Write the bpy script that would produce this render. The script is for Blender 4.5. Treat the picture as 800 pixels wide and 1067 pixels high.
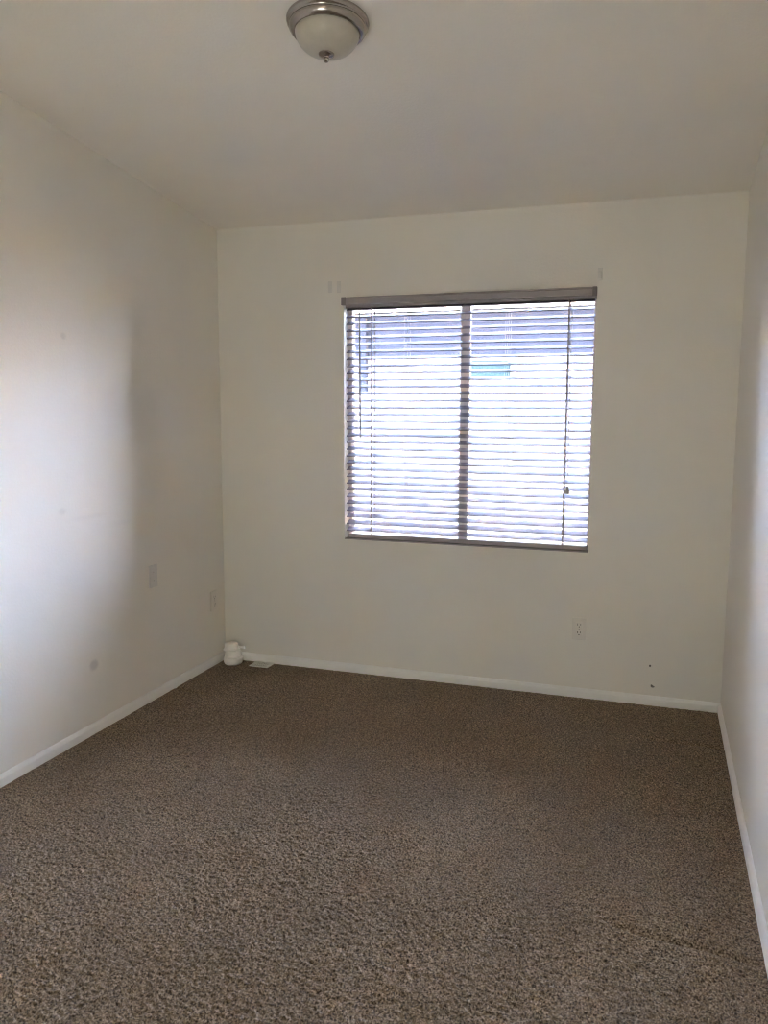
import bpy, bmesh, math, random
import numpy as np
from mathutils import Vector, Matrix

random.seed(4)
for o in list(bpy.data.objects):
    bpy.data.objects.remove(o)
S = bpy.context.scene
COL = S.collection

# ------------------------------------------------------------------ camera
W, H, SL = 2.7047, 2.44, 0.1183          # room width, back ceiling height, ceiling slope
YF = -4.75                               # wall behind the camera
F, YAW, PITCH, ROLL = 854.75, -0.3219, -0.1245, 0.0034
cy_, sy_ = math.cos(YAW), math.sin(YAW)
cp_, sp_ = math.cos(PITCH), math.sin(PITCH)
fw = Vector((sy_ * cp_, cy_ * cp_, sp_))
rt = Vector((cy_, -sy_, 0))
up = rt.cross(fw)
r2 = math.cos(ROLL) * rt + math.sin(ROLL) * up
u2 = -math.sin(ROLL) * rt + math.cos(ROLL) * up
cam_d = bpy.data.cameras.new('camera')
cam = bpy.data.objects.new('camera', cam_d)
COL.objects.link(cam)
m = Matrix((r2, u2, -fw)).transposed().to_4x4()
m.translation = Vector((2.3658, -4.1552, 1.4600))
cam.matrix_world = m
cam_d.sensor_fit = 'VERTICAL'
cam_d.sensor_height = 36.0
cam_d.lens = F / 1067 * 36.0
cam_d.clip_start = 0.02
S.camera = cam

# ------------------------------------------------------------------ world, sun, exposure
SKY = 7.4
SUN = 46.0
HALL_FILL = 4.2  # power of the added fill light behind the camera
world = bpy.data.worlds.new('sky')
S.world = world
world.use_nodes = True
wn = world.node_tree
bg = wn.nodes['Background']
bg.inputs['Strength'].default_value = SKY
wtc = wn.nodes.new('ShaderNodeTexCoord')
wsx = wn.nodes.new('ShaderNodeSeparateXYZ')
wcr = wn.nodes.new('ShaderNodeValToRGB')
wcr.color_ramp.elements[0].position = 0.0
wcr.color_ramp.elements[0].color = (1.36, 1.44, 2.05, 1)
wcr.color_ramp.elements[1].position = 0.7
wcr.color_ramp.elements[1].color = (0.45, 0.60, 1.0, 1)
_e = wcr.color_ramp.elements.new(0.3)
_e.color = (0.78, 0.92, 1.36, 1)
wn.links.new(wtc.outputs['Generated'], wsx.inputs[0])
wn.links.new(wsx.outputs['Z'], wcr.inputs[0])
wn.links.new(wcr.outputs[0], bg.inputs['Color'])
sun_d = bpy.data.lights.new('sun', 'SUN')
sun_d.energy = SUN
sun_d.color = (1.0, 0.80, 0.55)
sun_d.angle = math.radians(0.6)
sun = bpy.data.objects.new('sun', sun_d)
COL.objects.link(sun)
sun.rotation_euler = Vector((-1.0, -0.10, -1.5)).to_track_quat('-Z', 'Y').to_euler()

vs = S.view_settings
vs.view_transform = 'Standard'
vs.look = 'None'
vs.exposure = 3.55
vs.gamma = 1.0
vs.use_curve_mapping = False
cy = S.cycles
cy.use_denoising = True
cy.denoiser = 'OPENIMAGEDENOISE'
cy.denoising_input_passes = 'RGB_ALBEDO_NORMAL'
cy.max_bounces = 16
cy.diffuse_bounces = 12
cy.transparent_max_bounces = 12
cy.sample_clamp_indirect = 12.0
cy.caustics_reflective = False
cy.caustics_refractive = False
cy.filter_width = 1.0
cy.use_adaptive_sampling = False


# ------------------------------------------------------------------ materials
def mat(name, color, rough=0.6, metal=0.0, spec=0.5):
    ma = bpy.data.materials.new(name)
    ma.use_nodes = True
    b = ma.node_tree.nodes['Principled BSDF']
    b.inputs['Base Color'].default_value = (*color, 1)
    b.inputs['Roughness'].default_value = rough
    b.inputs['Metallic'].default_value = metal
    b.inputs['Specular IOR Level'].default_value = spec
    return ma


class N:
    """small node helper"""
    def __init__(self, ma):
        self.t = ma.node_tree
        self.b = self.t.nodes['Principled BSDF']
        self.tc = self.t.nodes.new('ShaderNodeTexCoord')

    def node(self, kind, **kw):
        n = self.t.nodes.new(kind)
        for k, v in kw.items():
            if k.startswith('i_'):
                n.inputs[k[2:].replace('_', ' ')].default_value = v
            else:
                setattr(n, k, v)
        return n

    def link(self, a, b):
        self.t.links.new(a, b)

    def noise(self, scale, detail=2.0, rough=0.5, vec=None):
        n = self.node('ShaderNodeTexNoise', i_Scale=scale, i_Detail=detail, i_Roughness=rough)
        self.link(vec or self.tc.outputs['Object'], n.inputs['Vector'])
        return n.outputs['Fac']

    def ramp(self, fac, stops):
        r = self.node('ShaderNodeValToRGB')
        els = r.color_ramp.elements
        while len(els) < len(stops):
            els.new(0.5)
        for e, (p, c) in zip(els, stops):
            e.position = p
            e.color = (*c, 1)
        self.link(fac, r.inputs[0])
        return r.outputs[0]

    def bump(self, h, strength, dist):
        n = self.node('ShaderNodeBump', i_Strength=strength, i_Distance=dist)
        self.link(h, n.inputs['Height'])
        self.link(n.outputs[0], self.b.inputs['Normal'])

    def mix(self, fac, a, b):
        n = self.node('ShaderNodeMix', data_type='RGBA')
        for s, v in ((n.inputs[0], fac), (n.inputs[6], a), (n.inputs[7], b)):
            if hasattr(v, 'links'):
                self.link(v, s)
            else:
                s.default_value = v if isinstance(v, float) else (*v, 1)
        return n.outputs[2]

    def blob(self, centre, radii, soft, wob=0.35, wscale=60):
        """mask 1 inside an ellipsoidal mark on a wall, with a ragged edge"""
        mp = self.node('ShaderNodeVectorMath', operation='SUBTRACT')
        self.link(self.tc.outputs['Object'], mp.inputs[0])
        mp.inputs[1].default_value = centre
        dv = self.node('ShaderNodeVectorMath', operation='DIVIDE')
        self.link(mp.outputs[0], dv.inputs[0])
        dv.inputs[1].default_value = radii
        ln = self.node('ShaderNodeVectorMath', operation='LENGTH')
        self.link(dv.outputs[0], ln.inputs[0])
        nz = self.noise(wscale, 3.0)
        ad = self.node('ShaderNodeMath', operation='MULTIPLY_ADD')
        self.link(nz, ad.inputs[0])
        ad.inputs[1].default_value = wob
        self.link(ln.outputs['Value'], ad.inputs[2])
        mr = self.node('ShaderNodeMapRange', interpolation_type='SMOOTHSTEP')
        mr.inputs['From Min'].default_value = 1 + wob * 0.5 + soft
        mr.inputs['From Max'].default_value = 1 + wob * 0.5 - soft
        self.link(ad.outputs[0], mr.inputs['Value'])
        return mr.outputs[0]


WALL = (0.82, 0.785, 0.715)


def wall_mat(name, marks=(), base=WALL, peel=0.22):
    ma = mat(name, base, 0.75, spec=0.25)
    n = N(ma)
    f = n.noise(1.7, 3)
    c = n.ramp(f, [(0.3, tuple(v * 0.975 for v in base)), (0.7, tuple(min(1, v * 1.02) for v in base))])
    for centre, radii, soft, amount, col in marks:
        mk = n.blob(centre, radii, soft)
        ml = n.node('ShaderNodeMath', operation='MULTIPLY')
        n.link(mk, ml.inputs[0])
        ml.inputs[1].default_value = amount
        c = n.mix(ml.outputs[0], c, col)
    n.link(c, n.b.inputs['Base Color'])
    n.bump(n.noise(95, 2, 0.55), peel, 0.004)
    return ma


GREY = (0.28, 0.27, 0.27)
M_wall_left = wall_mat('painted wall with smudges', [
    ((0, -1.175, 0.314), (0.05, 0.028, 0.022), 0.5, 0.34, GREY),
    ((0, -1.336, 1.029), (0.05, 0.022, 0.014), 0.5, 0.12, GREY),
    ((0, -1.282, 1.758), (0.05, 0.015, 0.013), 0.5, 0.16, GREY),
    ((0, -1.16, 0.985), (0.05, 0.11, 0.010), 0.6, 0.05, GREY),
    ((0, -0.95, 0.93), (0.05, 0.08, 0.012), 0.6, 0.04, GREY),
])
M_wall_back = wall_mat('painted wall with chips', [
    ((2.372, 0, 0.203), (0.005, 0.05, 0.0055), 0.25, 0.85, (0.05, 0.045, 0.04)),
    ((2.388, 0, 0.098), (0.009, 0.05, 0.005), 0.25, 0.8, (0.06, 0.052, 0.045)),
    ((2.383, 0, 0.104), (0.005, 0.05, 0.004), 0.25, 0.8, (0.06, 0.052, 0.045)),
])
M_wall = wall_mat('painted wall')
M_ceiling = wall_mat('painted ceiling', base=(0.86, 0.81, 0.73), peel=0.3)
M_fill_hall = mat('added hallway white', (0.8, 0.8, 0.79), 0.7)  # bounces the fill inside the added, unseen hallway
M_trim = mat('semi gloss trim paint', (0.87, 0.855, 0.82), 0.4)
M_plate = mat('ivory plastic', (0.77, 0.735, 0.67), 0.4)
M_painted_plate = mat('painted over plate', (0.70, 0.68, 0.65), 0.55)
M_dark = mat('dark slot', (0.015, 0.014, 0.013), 0.7)
M_screw = mat('painted screw', (0.5, 0.48, 0.44), 0.4, 0.3)
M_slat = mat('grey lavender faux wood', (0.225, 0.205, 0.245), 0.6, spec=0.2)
_n = N(M_slat)
_mp = _n.node('ShaderNodeMapping')
_mp.inputs['Scale'].default_value = (3, 160, 160)
_n.link(_n.tc.outputs['Object'], _mp.inputs[0])
_n.bump(_n.noise(1.0, 3, 0.6, _mp.outputs[0]), 0.06, 0.002)
M_valance = mat('taupe grey faux wood', (0.36, 0.325, 0.33), 0.45)
M_bracket = mat('greyed wall paint', (0.72, 0.695, 0.64), 0.6)
M_cap = mat('dark taupe plastic', (0.24, 0.215, 0.215), 0.5)
M_cord = mat('tan cord', (0.33, 0.285, 0.25), 0.85)
M_wand = mat('grey acrylic wand', (0.40, 0.40, 0.43), 0.2)
M_frame = mat('taupe aluminium frame', (0.70, 0.64, 0.60), 0.45, 0.0)
M_white = mat('white plastic', (0.90, 0.88, 0.84), 0.4)
M_vent = mat('white enamel', (0.76, 0.74, 0.70), 0.4)
M_nickel = mat('brushed nickel', (0.46, 0.41, 0.385), 0.22, 1.0)
_n = N(M_nickel)
_n.bump(_n.noise(260, 2), 0.03, 0.001)
M_frost = mat('frosted glass', (0.60, 0.565, 0.49), 0.28)
_n = N(M_frost)
_n.link(_n.ramp(_n.noise(14, 4, 0.6), [(0.3, (0.48, 0.435, 0.36)), (0.7, (0.57, 0.52, 0.44))]), _n.b.inputs['Base Color'])

M_glass = bpy.data.materials.new('window glass')
M_glass.use_nodes = True
t = M_glass.node_tree
t.nodes.clear()
out = t.nodes.new('ShaderNodeOutputMaterial')
mx = t.nodes.new('ShaderNodeMixShader')
tr = t.nodes.new('ShaderNodeBsdfTransparent')
tr.inputs[0].default_value = (0.93, 0.96, 0.95, 1)
gl = t.nodes.new('ShaderNodeBsdfGlossy')
gl.inputs['Roughness'].default_value = 0.02
fr = t.nodes.new('ShaderNodeFresnel')
fr.inputs[0].default_value = 1.45
t.links.new(fr.outputs[0], mx.inputs[0])
t.links.new(tr.outputs[0], mx.inputs[1])
t.links.new(gl.outputs[0], mx.inputs[2])
t.links.new(mx.outputs[0], out.inputs[0])

# carpet: flecked brown yarn
M_carpet = mat('flecked brown carpet', (0.1, 0.08, 0.06), 0.95, spec=0.1)
_n = N(M_carpet)
_f = _n.noise(170, 3, 0.6)
_c = _n.ramp(_f, [(0.35, (0.030, 0.020, 0.012)), (0.46, (0.20, 0.140, 0.086)),
                  (0.57, (0.37, 0.267, 0.172)), (0.68, (0.58, 0.45, 0.32))])
_big = _n.noise(2.6, 4, 0.6)
_c = _n.mix(_n.ramp(_big, [(0.35, (0, 0, 0)), (0.7, (0.35, 0.35, 0.35))]), _c, (0.15, 0.106, 0.068))
_n.link(_c, _n.b.inputs['Base Color'])
_n.b.inputs['Sheen Weight'].default_value = 0.15
_n.b.inputs['Sheen Roughness'].default_value = 0.6
_n.bump(_n.noise(420, 2, 0.6), 0.7, 0.004)

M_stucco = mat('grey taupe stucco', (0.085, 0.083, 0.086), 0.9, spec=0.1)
_n = N(M_stucco)
_n.bump(_n.noise(60, 4), 0.4, 0.01)
M_band = mat('slate blue eave shade and pipe', (0.006, 0.0075, 0.012), 0.8, spec=0.05)  # eave shade put into a near-black blue; also colours the downpipe
M_fascia = mat('cream fascia', (0.80, 0.74, 0.62), 0.6)
M_tile = mat('pale roof tile', (0.70, 0.62, 0.54), 0.8)
_n = N(M_tile)
_n.bump(_n.noise(12, 2), 0.4, 0.02)
M_ext_glass = mat('blue grey glass', (0.0055, 0.0115, 0.0135), 0.4, spec=0.03)
M_gravel = mat('pale gravel', (0.62, 0.54, 0.44), 0.95)
_n = N(M_gravel)
_n.link(_n.ramp(_n.noise(40, 4), [(0.35, (0.60, 0.42, 0.26)), (0.65, (0.76, 0.57, 0.38))]), _n.b.inputs['Base Color'])
_n.bump(_n.noise(45, 3), 0.8, 0.02)


# ------------------------------------------------------------------ mesh helpers
def obj(name, bm, ma, parent=None, smooth=False):
    me = bpy.data.meshes.new(name)
    bmesh.ops.recalc_face_normals(bm, faces=bm.faces)
    bm.to_mesh(me)
    bm.free()
    if ma:
        me.materials.append(ma)
    if smooth:
        for p in me.polygons:
            p.use_smooth = True
    o = bpy.data.objects.new(name, me)
    COL.objects.link(o)
    if parent:
        o.parent = parent
    return o


def box(bm, x0, x1, y0, y1, z0, z1, bev=0.0, seg=2):
    g = bmesh.ops.create_cube(bm, size=1.0)
    vs_ = g['verts']
    for v in vs_:
        v.co = Vector(((x0 + x1) / 2 + v.co.x * (x1 - x0), (y0 + y1) / 2 + v.co.y * (y1 - y0),
                       (z0 + z1) / 2 + v.co.z * (z1 - z0)))
    if bev:
        es = list({e for v in vs_ for e in v.link_edges})
        bmesh.ops.bevel(bm, geom=es, offset=bev, segments=seg, profile=0.5, affect='EDGES')


def lathe(bm, prof, segs=64, centre=(0, 0, 0), axis='Z', caps=True):
    rings = []
    for r, z in prof:
        ring = []
        for k in range(segs):
            a = 2 * math.pi * k / segs
            p = Vector((r * math.cos(a), r * math.sin(a), z))
            if axis == 'X':
                p = Vector((p.z, p.x, p.y))
            elif axis == 'Y':
                p = Vector((p.x, p.z, p.y))
            ring.append(bm.verts.new(p + Vector(centre)))
        rings.append(ring)
    for a, b in zip(rings, rings[1:]):
        for k in range(segs):
            bm.faces.new((a[k], a[(k + 1) % segs], b[(k + 1) % segs], b[k]))
    if caps:
        bm.faces.new(rings[0])
        bm.faces.new(rings[-1])


def tube(bm, pts, r, segs=8):
    rings = []
    pts = [Vector(p) for p in pts]
    for i, p in enumerate(pts):
        d = (pts[min(i + 1, len(pts) - 1)] - pts[max(i - 1, 0)]).normalized()
        a = d.cross(Vector((0, 1, 0)))
        if a.length < 1e-4:
            a = d.cross(Vector((1, 0, 0)))
        a.normalize()
        b = d.cross(a)
        rings.append([bm.verts.new(p + r * (math.cos(2 * math.pi * k / segs) * a + math.sin(2 * math.pi * k / segs) * b))
                      for k in range(segs)])
    for a, b in zip(rings, rings[1:]):
        for k in range(segs):
            bm.faces.new((a[k], a[(k + 1) % segs], b[(k + 1) % segs], b[k]))
    bm.faces.new(rings[0])
    bm.faces.new(rings[-1])


def prism(bm, pts, axis, a, b):
    """extrude a 2D outline along an axis"""
    def P(p, t_):
        return {'x': (t_, p[0], p[1]), 'y': (p[0], t_, p[1]), 'z': (p[0], p[1], t_)}[axis]
    A = [bm.verts.new(P(p, a)) for p in pts]
    B = [bm.verts.new(P(p, b)) for p in pts]
    bm.faces.new(A)
    bm.faces.new(B[::-1])
    n_ = len(pts)
    for i in range(n_):
        bm.faces.new((A[i], A[(i + 1) % n_], B[(i + 1) % n_], B[i]))


def struct(name, bm, ma, smooth=False):
    o = obj(name, bm, ma, smooth=smooth)
    o['kind'] = 'structure'
    return o


def tag(o, label, cat, group=None):
    o['label'] = label
    o['category'] = cat
    if group:
        o['group'] = group
    return o


def thing(name, label, cat, loc=(0, 0, 0), rot=(0, 0, 0), group=None):
    o = bpy.data.objects.new(name, None)
    COL.objects.link(o)
    o.location = loc
    o.rotation_euler = rot
    o.empty_display_size = 0.1
    return tag(o, label, cat, group)


# ------------------------------------------------------------------ room shell
TH = 0.102
OX0, OX1, OZ0, OZ1 = 0.752, 2.055, 0.752, 2.035    # window opening


def ceil_z(y):
    return H - SL * y


# floor slab below and the carpet surface
NX, = (680,)
ys = [0.0]
while ys[-1] > -3.3:
    ys.append(ys[-1] - (0.0036 + 0.0 * ys[-1]))
while ys[-1] > YF:
    ys.append(max(YF, ys[-1] - 0.012))
ys = np.array(ys)
xs = np.linspace(0, W, NX + 1)
NY = len(ys)
rng = np.random.default_rng(7)


def smooth_noise(nx, ny, cx, cyy):
    """value noise on the carpet grid with cells of about cx by cyy grid steps"""
    gx, gy = int(nx / cx) + 3, int(ny / cyy) + 3
    g = rng.random((gy, gx))
    px = np.arange(nx) / cx
    py = np.arange(ny) / cyy
    ix, iy = px.astype(int), py.astype(int)
    fx, fy = px - ix, py - iy
    fx, fy = fx * fx * (3 - 2 * fx), fy * fy * (3 - 2 * fy)
    a = g[np.ix_(iy, ix)] * (1 - fx) + g[np.ix_(iy, ix + 1)] * fx
    b = g[np.ix_(iy + 1, ix)] * (1 - fx) + g[np.ix_(iy + 1, ix + 1)] * fx
    return a * (1 - fy)[:, None] + b * fy[:, None]


hgt = 0.0070 * (smooth_noise(NX + 1, NY, 1.7, 1.7) - 0.5) + 0.0028 * (smooth_noise(NX + 1, NY, 5, 4) - 0.5) \
    + 0.006 * (smooth_noise(NX + 1, NY, 1.0, 1.0) - 0.5) + 0.004 * (smooth_noise(NX + 1, NY, 60, 50) - 0.5)
XX, YY = np.meshgrid(xs, ys)


def dent(p, q, w, d):
    """a pressed furrow in the pile from p to q"""
    global hgt
    p, q = np.array(p), np.array(q)
    L = np.linalg.norm(q - p)
    e = (q - p) / L
    s_ = (XX - p[0]) * e[0] + (YY - p[1]) * e[1]
    t_ = -(XX - p[0]) * e[1] + (YY - p[1]) * e[0] + 0.01 * np.sin(s_ * 14)
    k = np.exp(-(t_ / w) ** 2) * np.clip(s_ / 0.08, 0, 1) * np.clip((L - s_) / 0.08, 0, 1)
    hgt = hgt - d * k


dent((2.30, -0.42), (2.78, -0.475), 0.013, 0.022)
dent((2.25, -1.86), (2.72, -1.95), 0.013, 0.014)
dent((-0.05, -0.52), (0.28, -0.60), 0.013, 0.014)
hgt += 0.004 - hgt.mean()
edge = np.clip(np.minimum(np.minimum(XX, W - XX) - 0.012, -YY - 0.012) / 0.02, 0, 1)
hgt = 0.004 + (hgt - 0.004) * (0.25 + 0.75 * edge)
verts = np.stack([XX, YY, hgt], -1).reshape(-1, 3)
idx = np.arange(NY * (NX + 1)).reshape(NY, NX + 1)
quads = np.stack([idx[:-1, :-1], idx[1:, :-1], idx[1:, 1:], idx[:-1, 1:]], -1).reshape(-1, 4)
me = bpy.data.meshes.new('floor')
me.vertices.add(len(verts))
me.vertices.foreach_set('co', verts.astype(np.float32).ravel())
me.loops.add(quads.size)
me.loops.foreach_set('vertex_index', quads.astype(np.int32).ravel())
me.polygons.add(len(quads))
me.polygons.foreach_set('loop_start', (np.arange(len(quads)) * 4).astype(np.int32))
me.polygons.foreach_set('use_smooth', np.ones(len(quads), dtype=bool))
me.update(calc_edges=True)
me.validate()
me.materials.append(M_carpet)
floor = bpy.data.objects.new('floor', me)
COL.objects.link(floor)
floor['kind'] = 'structure'

bm = bmesh.new()
prism(bm, [(0, -0.1), (0, ceil_z(0)), (YF, ceil_z(YF)), (YF, -0.1)], 'x', -TH, 0)
struct('wall_left', bm, M_wall_left)
bm = bmesh.new()
prism(bm, [(0, -0.1), (0, ceil_z(0)), (YF, ceil_z(YF)), (YF, -0.1)], 'x', W, W + TH)
struct('wall_right', bm, M_wall)
# wall behind the camera; its doorway and the unseen hallway are added for fill light
DX0, DX1, DZ = 0.95, 1.85, 2.05
bm = bmesh.new()
box(bm, -TH, DX0, YF - TH, YF, -0.1, ceil_z(YF) + 0.1)
box(bm, DX1, W + TH, YF - TH, YF, -0.1, ceil_z(YF) + 0.1)
box(bm, DX0, DX1, YF - TH, YF, DZ, ceil_z(YF) + 0.1)
struct('wall_front', bm, M_wall)
HY = YF - TH - 1.3
bm = bmesh.new()
box(bm, -TH, W + TH, HY - 0.1, HY, -0.1, 2.5)
box(bm, -TH, 0, HY, YF - TH, -0.1, 2.5)
box(bm, W, W + TH, HY, YF - TH, -0.1, 2.5)
struct('wall_fill_hall', bm, M_fill_hall)
bm = bmesh.new()
box(bm, 0, W, HY, YF - TH, 2.44, 2.5)
struct('ceiling_fill_hall', bm, M_fill_hall)
bm = bmesh.new()
box(bm, 0, W, HY, YF - TH, -0.1, -0.004)
box(bm, DX0, DX1, YF - TH, YF, -0.1, -0.004)
struct('floor_fill_hall', bm, M_fill_hall)
hall_fill_d = bpy.data.lights.new('hall_fill_light', 'POINT')  # made-up fill light, out of view, lifts the room's ambient level
hall_fill_d.energy = HALL_FILL
hall_fill_d.color = (0.97, 1.0, 0.92)
hall_fill_d.shadow_soft_size = 0.14
hall_fill = bpy.data.objects.new('hall_fill_light', hall_fill_d)
COL.objects.link(hall_fill)
hall_fill.location = (1.4, YF - TH - 0.62, 0.24)
bm = bmesh.new()
prism(bm, [(TH, ceil_z(TH)), (YF - TH, ceil_z(YF - TH)), (YF - TH, ceil_z(YF - TH) + 0.12), (TH, ceil_z(TH) + 0.12)],
      'x', -TH, W + TH)
struct('ceiling', bm, M_ceiling)

# back wall with the window opening cut through it
bm = bmesh.new()
gx = [-TH, OX0, OX1, W + TH]
gz = [-0.1, OZ0, OZ1, ceil_z(0)]
vf = [[[bm.verts.new((x, y, z)) for z in gz] for x in gx] for y in (0.0, TH)]
for s_ in range(2):
    for i in range(3):
        for j in range(3):
            if (i, j) != (1, 1):
                bm.faces.new((vf[s_][i][j], vf[s_][i + 1][j], vf[s_][i + 1][j + 1], vf[s_][i][j + 1]))
ring_in = [(1, 1), (2, 1), (2, 2), (1, 2)]
for k in range(4):
    a, b = ring_in[k], ring_in[(k + 1) % 4]
    bm.faces.new((vf[0][a[0]][a[1]], vf[0][b[0]][b[1]], vf[1][b[0]][b[1]], vf[1][a[0]][a[1]]))
for rail_ in ([(0, 0), (1, 0), (2, 0), (3, 0)], [(0, 3), (1, 3), (2, 3), (3, 3)],
              [(0, 0), (0, 1), (0, 2), (0, 3)], [(3, 0), (3, 1), (3, 2), (3, 3)]):
    for a, b in zip(rail_, rail_[1:]):
        bm.faces.new((vf[0][a[0]][a[1]], vf[0][b[0]][b[1]], vf[1][b[0]][b[1]], vf[1][a[0]][a[1]]))
struct('wall_back', bm, M_wall_back)

# baseboards: flat board with an eased top
BH, BT = 0.052, 0.013
prof = [(0, -0.02), (BT, -0.02), (BT, BH - 0.016), (BT - 0.003, BH - 0.010), (BT - 0.006, BH - 0.003), (BT - 0.009, BH), (0, BH)]
bm = bmesh.new()
prism(bm, [(-a, z) for a, z in prof], 'x', 0.0, W)
struct('baseboard_back', bm, M_trim)
bm = bmesh.new()
prism(bm, [(a, z) for a, z in prof], 'y', YF, -BT)
struct('baseboard_left', bm, M_trim)
bm = bmesh.new()
prism(bm, [(W - a, z) for a, z in prof], 'y', YF, -BT)
struct('baseboard_right', bm, M_trim)

# window sill board inside the reveal
bm = bmesh.new()
box(bm, OX0, OX1, 0.0, TH, OZ0, OZ0 + 0.006)
struct('trim_1', bm, M_valance)

# ------------------------------------------------------------------ sliding window
WY0, WY1 = 0.066, 0.102
wz0, wz1 = OZ0 + 0.006, OZ1
win = bpy.data.objects.new('window_1', None)
COL.objects.link(win)
win.location = ((OX0 + OX1) / 2, WY0, wz0)
win['kind'] = 'structure'


def wpart(name, boxes, ma, bev=0.002):
    b_ = bmesh.new()
    for q in boxes:
        box(b_, *q, bev)
    o = obj(name, b_, ma, win)
    o.matrix_parent_inverse = Matrix.Translation(-win.location)
    return o


FWD, FWR, FWB = 0.024, 0.012, 0.012
wpart('window_frame', [(OX0, OX0 + FWD, WY0, WY1, wz0, wz1), (OX1 - FWR, OX1, WY0, WY1, wz0, wz1),
                       (OX0 + FWD, OX1 - FWR, WY0, WY1, wz0, wz0 + FWB), (OX0 + FWD, OX1 - FWR, WY0, WY1, wz1 - FWD, wz1)], M_frame)
MX = 1.398
sx0, sx1, sz0, sz1 = OX0 + FWD, OX1 - FWR, wz0 + FWB, wz1 - FWD
ST = 0.010
# fixed sash (left, outer track) and sliding sash (right, inner track)
wpart('fixed_sash', [(sx0, sx0 + 0.003, 0.086, 0.098, sz0, sz1), (MX - 0.026, MX + 0.012, 0.086, 0.098, sz0, sz1),
                     (sx0 + 0.003, MX - 0.026, 0.086, 0.098, sz0, sz0 + ST), (sx0 + 0.003, MX - 0.026, 0.086, 0.098, sz1 - ST * 0.5, sz1)], M_frame)
wpart('sliding_sash', [(MX - 0.026, MX + 0.026, 0.069, 0.084, sz0, sz1), (sx1 - 0.004, sx1, 0.069, 0.084, sz0, sz1),
                       (MX + 0.026, sx1 - 0.004, 0.069, 0.084, sz0, sz0 + ST), (MX + 0.026, sx1 - 0.004, 0.069, 0.084, sz1 - ST * 0.5, sz1)], M_frame)
wpart('pane', [(sx0 + 0.003, MX - 0.026, 0.090, 0.094, sz0 + ST, sz1 - ST * 0.5)], M_glass, 0)
wpart('pane', [(MX + 0.026, sx1 - 0.004, 0.075, 0.078, sz0 + ST, sz1 - ST * 0.5)], M_glass, 0)

# ------------------------------------------------------------------ blind
BX0, BX1 = OX0 + 0.006, OX1 - 0.006
BYC = 0.034                                   # middle of the slats, inside the reveal
blind = thing('window_blind', 'off white horizontal slat blind with a taupe grey valance filling the window', 'blind',
              ((BX0 + BX1) / 2, BYC, OZ0 + 0.006))
BI = Matrix.Translation(-blind.location)


def bpart(name, bm_, ma, smooth=False):
    o = obj(name, bm_, ma, blind, smooth)
    o.matrix_parent_inverse = BI
    return o


ztop = 2.046
bm = bmesh.new()
# valance: a board in front of the wall face with short returns at its ends
vp_ = [(-0.018, ztop - 0.040), (-0.020, ztop - 0.034), (-0.020, ztop - 0.010), (-0.017, ztop - 0.006), (-0.017, ztop), (-0.006, ztop), (-0.006, ztop - 0.040)]
prism(bm, vp_, 'x', OX0 - 0.006, OX1 - 0.001)
bpart('valance', bm, M_valance)
for x0, x1 in ((OX0 - 0.0075, OX0 + 0.018), (OX1 - 0.020, OX1 + 0.001)):
    bm = bmesh.new()
    box(bm, x0, x1, -0.0225, -0.0005, ztop - 0.0415, ztop + 0.0006, 0.0012)
    bpart('valance_end_cap', bm, M_cap)
bm = bmesh.new()
box(bm, BX0, BX1, BYC - 0.028, BYC + 0.028, OZ1 - 0.042, OZ1 - 0.001, 0.002)
bpart('headrail', bm, M_valance)
RAIL_Z = OZ0 + 0.010
NS = 33
SW, STK = 0.050, 0.0038
z_hi, z_lo = 1.988, RAIL_Z + 0.022 + 0.024
tilt = math.radians(18.0)                      # outer edge up
bm = bmesh.new()
for k in range(NS):
    zc = z_hi + (z_lo - z_hi) * k / (NS - 1)
    tl = tilt + math.radians(random.uniform(-1.2, 1.2))
    sag0, sag1 = random.uniform(-0.0008, 0.0008), random.uniform(-0.0008, 0.0008)
    pts = []
    nseg = 6
    for s_ in range(nseg + 1):
        u = -SW / 2 + SW * s_ / nseg
        crown = 0.0018 * (1 - (2 * u / SW) ** 2)
        pts.append((u, crown + STK / 2))
    low = [(u, c - STK) for u, c in pts][::-1]
    sec = [(BYC + u * math.cos(tl) - c * math.sin(tl), zc + u * math.sin(tl) + c * math.cos(tl)) for u, c in pts + low]
    A = [bm.verts.new((BX0 + 0.003, y, z + sag0)) for y, z in sec]
    B = [bm.verts.new((BX1 - 0.003, y, z + sag1)) for y, z in sec]
    n_ = len(sec)
    bm.faces.new(A)
    bm.faces.new(B[::-1])
    for i in range(n_):
        bm.faces.new((A[i], A[(i + 1) % n_], B[(i + 1) % n_], B[i]))
bpart('slat_panel', bm, M_slat)
bm = bmesh.new()
box(bm, BX0 + 0.014, BX1 - 0.003, BYC - 0.026, BYC + 0.026, RAIL_Z, RAIL_Z + 0.022, 0.004, 3)
bpart('bottom_rail', bm, M_valance)
yf, yb = BYC - 0.0275, BYC + 0.0275
for x, r in ((0.905, 0.0034), (1.095, 0.0006), (1.625, 0.0006), (1.925, 0.0034)):
    bm = bmesh.new()
    for dx in (-0.009, 0.009) if r < 0.001 else (0.0,):
        for y in (yf, yb):
            tube(bm, [(x + dx, y, RAIL_Z + 0.02), (x + dx, y, 1.5), (x + dx, y, OZ1 - 0.04)], r, 6)
    bpart('ladder_cord', bm, M_cord)
# tilt wand on the left
bm = bmesh.new()
wx = 0.842
tube(bm, [(wx, BYC - 0.040, 1.962), (wx + 0.003, BYC - 0.042, 1.6), (wx + 0.006, BYC - 0.043, 1.300)], 0.0046, 8)
tube(bm, [(wx, BYC - 0.024, 1.998), (wx, BYC - 0.036, 1.985), (wx, BYC - 0.040, 1.958)], 0.0018, 6)
bpart('tilt_wand', bm, M_wand)
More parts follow.
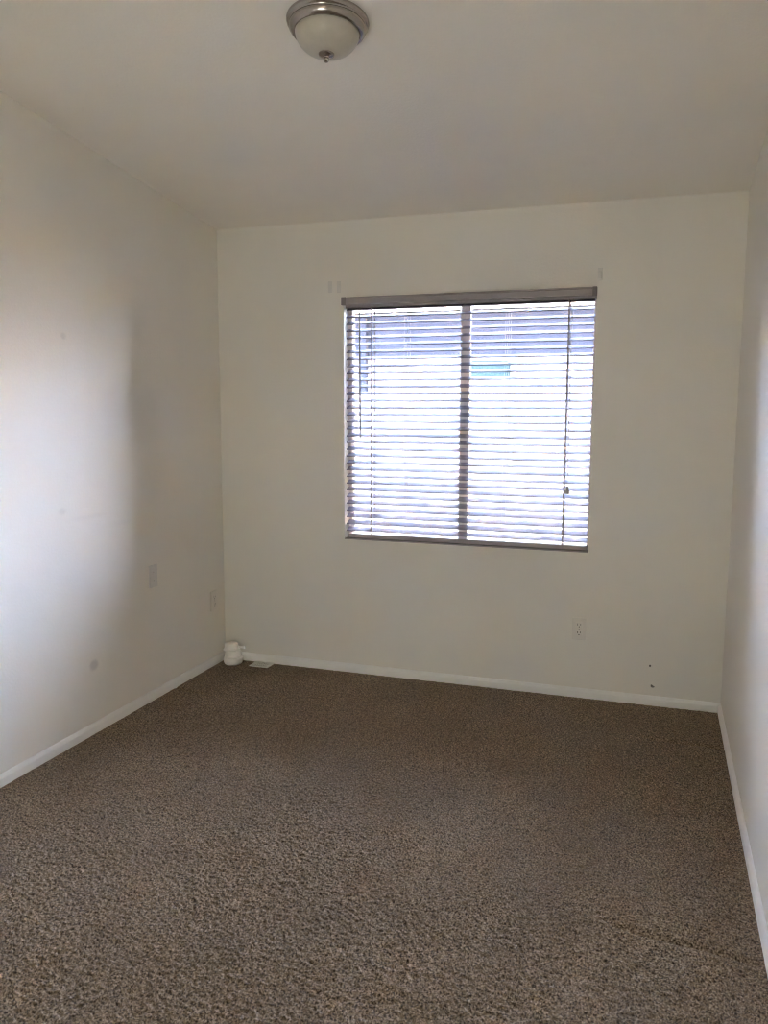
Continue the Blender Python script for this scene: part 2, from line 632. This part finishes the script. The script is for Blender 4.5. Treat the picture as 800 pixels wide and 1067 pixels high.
# lift cord and tassel on the right
bm = bmesh.new()
lx = 1.938
for dx in (0, 0.006):
    tube(bm, [(lx + dx, BYC - 0.034, 1.998), (lx + dx * 0.4 + 0.001, BYC - 0.036, 1.5), (lx + 0.006, BYC - 0.036, 1.075)], 0.0012, 6)
lift = bpart('lift_cord', bm, M_cord)
bm = bmesh.new()
lathe(bm, [(0.003, 1.084), (0.006, 1.078), (0.011, 1.050), (0.0105, 1.044), (0.004, 1.042)], 16, (lx + 0.006, BYC - 0.036, 0))
ts = obj('tassel', bm, M_cord, lift, True)

# ------------------------------------------------------------------ ceiling light
nrm = Vector((0, SL, 1)).normalized()
LC = Vector((1.3545, -1.680, 0))
LC.z = ceil_z(LC.y)
lamp = thing('ceiling_light', 'unlit flush ceiling light with a brushed nickel rim and frosted glass dome', 'ceiling light',
             LC, (-math.atan(SL), 0, 0))
bm = bmesh.new()
lathe(bm, [(0.112, 0.0), (0.122, -0.0008), (0.1255, -0.004), (0.1265, -0.009), (0.1250, -0.014), (0.1200, -0.018), (0.1165, -0.0195),
           (0.1165, -0.0225), (0.1180, -0.025), (0.1170, -0.031), (0.1120, -0.038), (0.1060, -0.043), (0.1010, -0.0445), (0.0985, -0.043),
           (0.0985, -0.036)], 96, caps=False)
obj('rim', bm, M_nickel, lamp, True)
bm = bmesh.new()
dome = [(0.0985 * math.cos(a), -0.040 - 0.068 * math.sin(a)) for a in [math.radians(d) for d in range(0, 90, 5)]]
lathe(bm, dome + [(0.004, -0.108)], 96)
obj('glass_dome', bm, M_frost, lamp, True)
bm = bmesh.new()
lathe(bm, [(0.004, -0.1055), (0.022, -0.1035), (0.0245, -0.1055), (0.0235, -0.1085), (0.017, -0.1115), (0.0085, -0.1135), (0.0062, -0.1155),
           (0.0088, -0.119), (0.0092, -0.124), (0.0065, -0.1285), (0.001, -0.130)], 40)
obj('finial', bm, M_nickel, lamp, True)


# ------------------------------------------------------------------ wall plates (built facing -y, local origin at the plate centre on the wall)
def outlet(name, label, loc, rz, group):
    e = thing(name, label, 'outlet', loc, (0, 0, rz), group)
    b_ = bmesh.new()
    box(b_, -0.035, 0.035, -0.006, -0.0003, -0.057, 0.057, 0.0025, 3)
    obj('cover_plate', b_, M_plate, e)
    for zc in (0.0205, -0.0205):
        b_ = bmesh.new()
        box(b_, -0.0165, 0.0165, -0.0085, -0.0055, zc - 0.0145, zc + 0.0145, 0.0015, 2)
        rc = obj('receptacle', b_, M_plate, e)
        b_ = bmesh.new()
        box(b_, -0.0085, -0.0060, -0.0088, -0.0080, zc - 0.002, zc + 0.008, 0)
        box(b_, 0.0060, 0.0085, -0.0088, -0.0080, zc - 0.001, zc + 0.007, 0)
        lathe(b_, [(0.0028, -0.0088), (0.0028, -0.0080)], 12, (0, 0, zc - 0.0085), 'Y')
        obj('slot', b_, M_dark, rc)
    b_ = bmesh.new()
    lathe(b_, [(0.003, -0.0068), (0.0034, -0.0055)], 12, (0, 0, 0), 'Y')
    obj('screw', b_, M_screw, e)
    return e


outlet('wall_outlet', 'ivory duplex outlet on the wall below the window', (2.024, 0, 0.361), 0, 'duplex outlets')
outlet('wall_outlet', 'ivory outlet plate low on the left wall just before the far corner', (0, -0.125, 0.376), -math.pi / 2 + math.pi, 'duplex outlets')
bp = thing('blank_wall_plate', 'blank painted cover plate on the left wall, higher than the outlet near the corner', 'wall plate',
           (0, -0.706, 0.630), (0, 0, math.pi / 2))
bm = bmesh.new()
box(bm, -0.035, 0.035, -0.006, -0.0003, -0.057, 0.057, 0.0025, 3)
obj('cover_plate', bm, M_painted_plate, bp)
for zc in (0.021, -0.021):
    bm = bmesh.new()
    lathe(bm, [(0.0028, -0.0070), (0.0034, -0.0058)], 12, (0, 0, zc), 'Y')
    obj('screw', bm, M_screw, bp)


# ------------------------------------------------------------------ old curtain rod brackets, painted over
def bracket(label, x, z):
    e = thing('curtain_bracket', label, 'bracket', (x, 0, z), (0, 0, 0), 'painted over curtain brackets')
    b_ = bmesh.new()
    box(b_, -0.011, 0.011, -0.0035, -0.0003, -0.030, 0.030, 0.0012, 2)
    obj('plate', b_, M_bracket, e)
    b_ = bmesh.new()
    box(b_, -0.007, 0.007, -0.0075, -0.0033, -0.022, 0.014, 0.002, 2)
    obj('hook', b_, M_bracket, e)


bracket('painted over bracket left of the blind, the outer one of the pair', 0.674, 2.104)
bracket('painted over bracket of the left pair, the one nearer the blind valance', 0.724, 2.102)
bracket('single painted over bracket above the right end of the blind valance', 2.066, 2.105)

# ------------------------------------------------------------------ canister in the corner
can = thing('plastic_canister', 'squat white tiered plastic canister with a stub spout standing in the far left corner', 'canister',
            (0.094, -0.078, 0.004), (0, 0, math.radians(8)))
bm = bmesh.new()
lathe(bm, [(0.030, -0.001), (0.046, 0.000), (0.052, 0.006), (0.0545, 0.016), (0.0545, 0.034), (0.052, 0.041), (0.047, 0.043)], 64)
obj('base', bm, M_white, can, True)
bm = bmesh.new()
lathe(bm, [(0.046, 0.0425), (0.0485, 0.045), (0.0490, 0.052), (0.0455, 0.068), (0.0415, 0.080), (0.039, 0.082)], 64)
obj('body', bm, M_white, can, True)
bm = bmesh.new()
lathe(bm, [(0.039, 0.0815), (0.047, 0.083), (0.0485, 0.086), (0.047, 0.089), (0.0425, 0.091), (0.0405, 0.096), (0.0385, 0.113),
           (0.035, 0.119), (0.025, 0.121), (0.002, 0.121)], 64)
lid = obj('lid', bm, M_white, can, True)
lid.rotation_euler = (0, math.radians(-4), 0)
lid.location = (-0.004, 0, 0.001)
bm = bmesh.new()
lathe(bm, [(0.0065, 0.034), (0.0065, 0.056), (0.0092, 0.057), (0.0092, 0.072), (0.008, 0.073)], 24, (0, 0, 0.098), 'X')
obj('spout', bm, M_white, can, True)

# ------------------------------------------------------------------ floor register
VX0, VX1, VY0, VY1 = 0.208, 0.325, -0.106, -0.016
reg = thing('floor_vent', 'small white slotted floor register on the carpet beside the canister', 'vent', ((VX0 + VX1) / 2, (VY0 + VY1) / 2, 0.005))
hx, hy = (VX1 - VX0) / 2, (VY1 - VY0) / 2
bm = bmesh.new()
fwid = 0.014
for q in ((-hx, hx, -hy, -hy + fwid), (-hx, hx, hy - fwid, hy), (-hx, -hx + fwid, -hy + fwid, hy - fwid), (hx - fwid, hx, -hy + fwid, hy - fwid)):
    box(bm, *q, 0.001, 0.006, 0.0012)
obj('frame', bm, M_vent, reg)
bm = bmesh.new()
nsl = 7
for k in range(nsl):
    x = -hx + fwid + (2 * (hx - fwid)) * (k + 0.5) / nsl
    box(bm, x - 0.0042, x + 0.0042, -hy + fwid, hy - fwid, 0.0028, 0.005, 0.0005)
box(bm, -hx + fwid, hx - fwid, -0.003, 0.003, 0.0025, 0.0048, 0)
obj('louvre', bm, M_vent, reg)
bm = bmesh.new()
box(bm, -hx + fwid, hx - fwid, -hy + fwid, hy - fwid, 0.0012, 0.002, 0)
obj('backing', bm, M_dark, reg)

# ------------------------------------------------------------------ outdoors: side yard and the house next door
bm = bmesh.new()
box(bm, -60, 60, TH, 80, -0.45, -0.35)
struct('ground', bm, M_gravel)
HX0, HX1 = -2.0, 3.5
NYD = 3.4                                      # face of the neighbour's wall
house = thing('neighbouring_house', 'pale stucco house with a blue band of eave shade, seen through the blind', 'house',
              (0, NYD, -0.35))
HI = Matrix.Translation(-house.location)


def hpart(name, bm_, ma, parent=None):
    o = obj(name, bm_, ma, parent or house)
    if not parent:
        o.matrix_parent_inverse = HI
    return o


bm = bmesh.new()
box(bm, HX0, HX1, NYD, NYD + 6, -0.35, 2.36)
hpart('wall', bm, M_stucco)
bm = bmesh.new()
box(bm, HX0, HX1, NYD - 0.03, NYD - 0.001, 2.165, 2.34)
hpart('eave_shade_strip', bm, M_band)  # upper strip: the eave's shadow on the wall, painted as a board
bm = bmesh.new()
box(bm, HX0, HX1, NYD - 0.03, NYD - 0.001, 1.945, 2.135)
hpart('eave_shade_strip', bm, M_band)  # lower strip of the same painted eave shadow
bm = bmesh.new()
box(bm, HX0 - 0.3, HX1 + 0.3, NYD - 0.42, NYD - 0.38, 2.34, 2.52)
hpart('fascia', bm, M_fascia)
bm = bmesh.new()
prism(bm, [(NYD - 0.45, 2.521), (NYD + 3, 3.5), (NYD + 6.4, 2.521), (NYD + 6.4, 2.38), (NYD - 0.37, 2.38)], 'x', HX0 - 0.35, HX1 + 0.35)
hpart('roof', bm, M_tile)
bm = bmesh.new()
box(bm, -0.385, -0.305, NYD - 0.11, NYD - 0.031, 1.62, 2.34, 0.012)
hpart('downpipe', bm, M_band)
bm = bmesh.new()
for q in ((0.60, 1.10, 1.905, 1.94), (0.60, 1.10, 0.98, 1.02), (0.60, 0.635, 1.02, 1.905), (1.065, 1.10, 1.02, 1.905)):
    box(bm, q[0], q[1], NYD - 0.045, NYD - 0.001, q[2], q[3], 0.004)
hw = hpart('window_frame', bm, M_stucco)
bm = bmesh.new()
box(bm, 0.635, 1.065, NYD - 0.018, NYD - 0.002, 1.75, 1.905)
hpart('pane', bm, M_ext_glass, hw)
bm = bmesh.new()
box(bm, 0.635, 1.065, NYD - 0.018, NYD - 0.002, 1.02, 1.75)
hpart('roller_shade', bm, M_stucco, hw)
